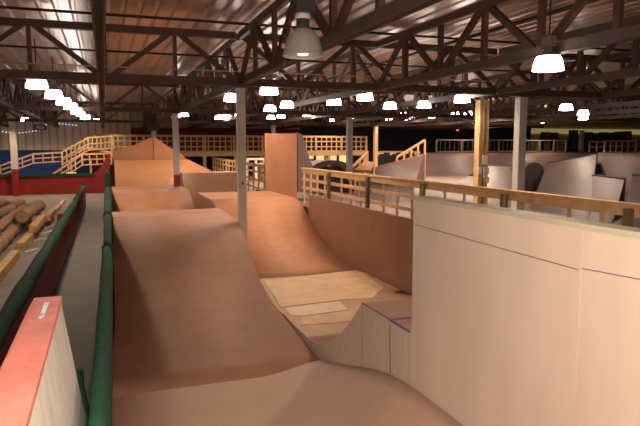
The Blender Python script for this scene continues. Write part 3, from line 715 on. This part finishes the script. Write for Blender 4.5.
# ------------------------------------------------------------------ roof trusses
BZ, TZ = EYE+1.46, EYE+2.50      # chord centre lines
def members(Lg, n, axis, flip):
    """web members of a truss from 0 to Lg"""
    out = []; s = Lg/n
    for i in range(n+1):
        if i not in (0, n): out.append(('v', (i*s, BZ), (i*s, TZ)))
    for i in range(n):
        up = (i % 2 == 0) ^ flip
        out.append(('d', (i*s+.06, BZ if up else TZ), ((i+1)*s-.06, TZ if up else BZ)))
    return out
def p3(axis, u, z): return (u, 0, z) if axis == 'X' else (0, u, z)
def truss_proto(name, axis, Lg, n, flip, label, group, bw, parts=True, m=M['steel'], wm=M['steel']):
    t = thing(name, label, 'roof truss', (0, 0, 0), 0, group)
    g = .1
    bot = MB().bar(p3(axis, g, BZ), p3(axis, Lg-g, BZ), bw, .17); top = MB().bar(p3(axis, g, TZ), p3(axis, Lg-g, TZ), bw, .15)
    bot.bar(p3(axis, g, BZ-.075), p3(axis, Lg-g, BZ-.075), bw+.045, .02)
    if not parts:
        for k, a_, b_ in members(Lg, n, axis, flip): bot.bar(p3(axis, *a_), p3(axis, *b_), .09, .11)
        bot.bar(p3(axis, g, TZ), p3(axis, Lg-g, TZ), bw, .15)
        o = bot.build('web_and_chords', m, t); return t
    bot.build('bottom_chord', m, t); top.build('top_chord', m, t)
    for k, a_, b_ in members(Lg, n, axis, flip):
        (MB().bar(p3(axis, *a_), p3(axis, *b_), .08 if k == 'v' else .09, .11)).build('vertical' if k == 'v' else 'diagonal', wm, t)
    return t
LX = [-6.6, -3.2, 0.0, 3.02, 6.5, 10.05, 13.6, 17.3, 20.9, 24.5, 28.1]
bays = [(1.9, 'near bay'), (13.9, 'middle bay'), (25.9, 'far bay'), (37.9, 'last bay')]
place = ['leftmost line', 'line over the timber yard', 'line straight above the green pads', 'line on the near grey column', 'line above the lattice railing', 'line on the right grey column']+[f'{ords(i)} line right of the right grey column' for i in range(5)]
pr1 = pr2 = pr3 = None
for bi, (y_, bn) in enumerate(bays):
    for li, x_ in enumerate(LX):
        if bi == 0 and li < 1: continue
        if bi == 0 and li > 7: continue
        lab = f'dark steel lengthwise roof truss, {place[li]}, {bn}'
        g = 'lengthwise roof trusses'
        par = (bi < 2)
        if par and pr1 is None:
            pr1 = truss_proto('roof_truss', 'Y', 12.0, 8, False, lab, g, .095, True, M['steel_grey'], M['steel']); pr1.location = (x_, y_, 0); continue
        if not par and pr2 is None:
            pr2 = truss_proto('roof_truss', 'Y', 12.0, 8, False, lab, g, .13, False); pr2.location = (x_, y_, 0); continue
        dup(pr1 if par else pr2, (x_, y_, 0), label=lab, group=g)
XC = [-11.6, -4.29, 3.02, 10.05, 17.3, 24.5]
sp = ['left of the timber yard', 'over the left ramps', 'over the lattice railing', 'over the right course', 'over the far right course', 'beyond the far right course']
xg = None
rn = ['nearest row', 'second row', 'third row']
for ri, y_ in enumerate(ROWS):
    for si, x_ in enumerate(XC):
        if ri == 0 and si > 4: continue
        lab = f'dark steel cross girder, {rn[ri]}, span {sp[si]}'
        if xg is None:
            xg = truss_proto('cross_girder', 'X', 7.31, 5, True, lab, 'cross girders on the columns', .16); xg.location = (x_, y_, 0); continue
        o = dup(xg, (x_, y_, 0), label=lab, group='cross girders on the columns')
        nxt = XC[si+1] if si+1 < len(XC) else x_+7.31
        o.scale = ((nxt-x_)/7.31, 1, 1)
# gusset posts at the cross points (column tops)
# pipes and cables
def pipe(name, label, p, q, r, m, cat):
    return tag(MB().tube([p, q], r, 8).build(name, m), label, cat)
pipe('sprinkler_pipe', 'thin black pipe crossing just in front of the nearest cross girder', (-9, 13.3, EYE+2.66), (16, 13.3, EYE+2.66), .03, M['pipe'], 'pipe')
pipe('sprinkler_pipe', 'thin black pipe crossing at half height behind the nearest cross girder', (-9, 14.6, EYE+2.12), (14, 14.6, EYE+2.12), .025, M['pipe'], 'pipe')
pipe('sprinkler_pipe', 'long black pipe running beside the truss over the lattice railing', (7.4, 2, EYE+2.3), (7.4, 24.5, EYE+2.3), .035, M['pipe'], 'pipe')
pipe('cable', 'thin pale cable strung across just above the girder bottom chord', (-8, 13.6, EYE+1.63), (13, 13.6, EYE+1.70), .012, M['cable'], 'cable')

# ------------------------------------------------------------------ lamps
def lamp_geo(t, on):
    if on:
        prof = [(.225, 0), (.222, .03), (.212, .09), (.195, .15), (.165, .20), (.155, .205), (.185, .145), (.203, .088), (.213, .03), (.215, 0), (.225, 0)]
        s = MB().lathe(prof, n=28).build('shade', M['lampshade_on'], t)
        MB().lathe([(.228, -.008), (.232, .0), (.228, .008), (.212, .008), (.212, -.008), (.228, -.008)], n=28).build('rim', M['lampshade_on'], s)
        MB().lathe([(.168, .198), (.15, .225), (.10, .26), (.07, .28), (.07, .34), (0, .34)], n=20).build('crown', M['crown'], t)
        MB().box(-.075, .075, -.075, .075, .34, .50).build('ballast_box', M['crown'], t, bevel=.01)
        MB().lathe([(0, .03), (.03, .05), (.05, .10), (.045, .16), (0, .19)], n=12).build('bulb', M['lampshade_on'], t)
        return
    prof = [(.225, 0), (.222, .03), (.212, .09), (.19, .17), (.15, .245), (.10, .285), (.075, .30), (.07, .30), (.095, .275), (.142, .235), (.18, .165), (.203, .088), (.213, .03), (.215, 0), (.225, 0)]
    s = MB().lathe(prof, n=32).build('shade', M['acrylic_off'], t)
    MB().lathe([(.228, -.008), (.232, .0), (.228, .008), (.212, .008), (.212, -.008), (.228, -.008)], n=28).build('rim', M['column'], s)
    MB().lathe([(0, .30), (.075, .30), (.078, .33), (.07, .345), (.07, .40), (0, .40)], n=16).build('collar', M['ballast'], t)
    MB().lathe([(0, .40), (.085, .40), (.085, .455), (0, .455)], n=16).build('label_band', M['paper'], t)
    MB().box(-.11, .11, -.11, .11, .455, .66).build('ballast_box', M['ballast'], t, bevel=.01)
    MB().lathe([(0, .008), (.05, .012), (.07, .03), (.05, .05), (0, .055)], n=16).build('bulb', M['bulb_dim'], t)
LZ = EYE+1.14      # rim height
def hang(t, loc):
    MB().tube([(0, 0, .50), (0, 0, min((ROOF-loc[2]-.01)/1.12, 1.05))], .012, 6).build('hanger', M['pipe'], t)
def add_light(loc, power=150, r=.16):
    l = bpy.data.lights.new('lamp_light', 'SPOT'); l.energy = power; l.color = (1, .735, .50); l.shadow_soft_size = r; l.spot_size = math.radians(168); l.spot_blend = .35
    o = bpy.data.objects.new('lamp_light', l); C.objects.link(o); o.location = loc
# unlit lamp
p = at(303, 56, z=EYE+1.12); loc = (p.x, p.y, EYE+1.12)
t = thing('high_bay_lamp', 'unlit grey dome lamp hanging at the top, nearest of all the lamps', 'lamp', loc); lamp_geo(t, False); hang(t, loc); t.scale = (1.12, 1.12, 1.12)
MB().tube([(-.12, -.05, .6), (-.2, -.02, .45), (-.17, 0, .3), (-.23, 0, .12), (-.21, 0, .06)], .006, 6).build('cable', M['pipe'], t)
MB().box(-.245, -.215, -.015, .015, .07, .12).build('yellow_tag', M['wood'], t)
lamps = [
 ('left row over the timber yard', [(37, 88), (54, 98), (64, 104.5), (71, 109), (77, 113.5), (81, 116), (86, 118.5), (96.5, 122)]),
 ('far left corner by the white column', [(25, 121)]),
 ('row above the second brown ramp', [(232, 101), (184, 116), (176, 117)]),
 ('far cluster left of the near grey column', [(234, 118), (226, 118.5), (219, 119)]),
 ('row right of the near grey column', [(269, 94), (287, 107.5), (270, 111), (307, 116), (281, 117.5), (271, 119)]),
 ('row over the lattice railing', [(365, 100), (334, 104.5), (390, 108.5), (325, 116.5), (353, 118.5), (389, 120)]),
 ('row over the mauve hip ramp', [(424, 107.5), (462, 102), (404, 116), (413, 118.8), (432, 118.8)]),
 ('cluster over the back of the right course', [(468, 115), (485, 114.5), (455, 115.5), (456, 119)]),
 ('far right pair above the back deck', [(583, 115), (583, 119.5)]),
 ('pale strip above the right grey column', [(566, 110)]),
]
proto = None
allp = []; lamp_k = {}
for row, pts in lamps:
    for i, (px, py) in enumerate(pts):
        dz_ = 1.14 if py < 75 else 1.26 if py < 115.2 else 1.5
        if 'cluster over' in row: dz_ = 1.72
        if py > 115.9 and ('lattice' in row or 'hip' in row): dz_ = 1.72
        if 'far right pair' in row: dz_ = 1.3
        p = at(px, py, z=EYE+dz_)
        while any(abs(p.y-r_) < .42 for r_ in ROWS): p = Vector((0, 0, EYE))+(p-Vector((0, 0, EYE)))*.985
        lab = f'lit dome lamp, {row}' if len(pts) == 1 else (f'nearest lit dome lamp, {row}' if i == 0 else f'{ords(i)}-nearest lit dome lamp, {row}')
        if proto is None:
            proto = thing('high_bay_lamp', lab, 'lamp', p, 0, 'lit high bay lamps'); lamp_geo(proto, True); hang(proto, p)
        else: dup(proto, p, label=lab)
        allp.append(p); lamp_k[len(allp)-1] = .42 if (('hip' in row and py < 110) or 'far right' in row or 'pale strip' in row) else 1.3 if 'cluster over' in row else .6 if 'left row' in row else 1.5 if 'far left corner' in row else .55 if 'second brown' in row else .65
p = at(548, 70, z=LZ)
dup(proto, p, label='largest lit dome lamp at upper right, below the truss over the white wall'); allp.append(p)
for i, q_ in enumerate(((15.5, 40.6, EYE+1.74), (21.5, 40.6, EYE+1.74), (27.5, 40.6, EYE+1.74), (34.0, 40.6, EYE+1.74))):  # extra lamps, put in to brighten the back quarter pipe
    dup(proto, q_, label=f'{["leftmost", "second", "third", "rightmost"][i]} of the added lit dome lamps, over the back deck'); allp.append(Vector(q_)); lamp_k[len(allp)-1] = 1.2
for q_, lb in (((-1.2, 43.6, EYE+1.74), 'added lit dome lamp past the left row, just before the siding wall'), ((-7.6, 42.5, EYE+1.74), 'added lit dome lamp, unseen, left of the red-footed column, before the blue wall')):
    dup(proto, q_, label=lb); allp.append(Vector(q_)); lamp_k[len(allp)-1] = 1.5  # both added to brighten the far siding and blue wall
# unseen lamps, added outside the picture to brighten the bowl, wall and sides
for q_ in ((1.4, 1.6, LZ), (-1.5, -3.0, LZ), (-5.5, 4.5, LZ), (-5.8, 13, LZ), (-8.5, 22, LZ), (-9, 34, LZ), (1.2, -4, LZ), (15, 5.5, LZ), (23, 11, LZ)):
    dup(proto, q_, label='added lit dome lamp, unseen, hanging outside the picture'); allp.append(Vector(q_)); lamp_k[len(allp)-1] = .9 if q_ == (-9, 34, LZ) else .45 if q_[0] < -4 else .3 if q_[0] > 10 else .8
for li_, p in enumerate(allp):
    dd = math.hypot(p.x, p.y)
    add_light(p+Vector((0, 0, -.03)), (110 if dd < 9 else 210 if dd < 24 else 270)*lamp_k.get(li_, 1))
# the camera's own flash, which lit the foreground of the photograph
fl_ = bpy.data.lights.new('camera_flash', 'SPOT'); fl_.energy = 900; fl_.color = (1, .78, .62); fl_.shadow_soft_size = .04; fl_.spot_size = math.radians(95); fl_.spot_blend = .6
fo = bpy.data.objects.new('camera_flash', fl_); C.objects.link(fo); fo.location = (.05, -.02, EYE+.10); fo.rotation_euler = (PI/2-PITCH-.08, 0, -PSI)

# ------------------------------------------------------------------ small far things
def strand():
    pts = []
    for i in range(25):
        f_ = i/24; px = -4+80*f_; py = 128+4*math.sin(f_*PI*2.0)*.6+(2.5 if f_ < .6 else -2.5*f_)
        pts.append(at(px, py, Y=49.4))
    t = thing('string_lights', 'strand of small white string lights along the far siding wall', 'string lights', pts[0])
    o = pts[0]
    MB().tube([p-o for p in pts], .012, 5).build('wire', M['cable'], t)
    for p in pts: MB().lathe([(0, -.035), (.025, -.012), (.025, .012), (0, .035)], p-o, 6).build('bulb', M['fairy'], t)
strand()
p = at(40, 128, Y=49.2)
t = thing('flood_light', 'small black floodlight fixed high on the far siding wall', 'lamp', p)
MB().box(-.4, .4, 0, .3, -.15, .25).build('housing', M['black'], t); MB().box(-.3, .3, -.02, 0, -.08, .18).build('lens', M['column'], t); MB().box(-.08, .08, .3, .8, 0, .1).build('bracket', M['black'], t)
p = at(457.5, 130, Y=49.4)
t = thing('exit_light', 'tiny red light on the dark far wall above the back railing', 'sign', p)
MB().box(-.18, .18, 0, .6, -.12, .12).build('housing', M['black'], t); MB().box(-.13, .13, -.02, 0, -.08, .08).build('lens', M['exit'], t)

# ------------------------------------------------------------------ world and view
wd = bpy.data.worlds.new('world'); bpy.context.scene.world = wd; wd.use_nodes = True
wd.node_tree.nodes['Background'].inputs[0].default_value = (1, .8, .62, 1); wd.node_tree.nodes['Background'].inputs[1].default_value = .03
vs_ = bpy.context.scene.view_settings
vs_.view_transform = 'Standard'; vs_.look = 'None'; vs_.gamma = 1; vs_.use_curve_mapping = False; vs_.exposure = 0.22
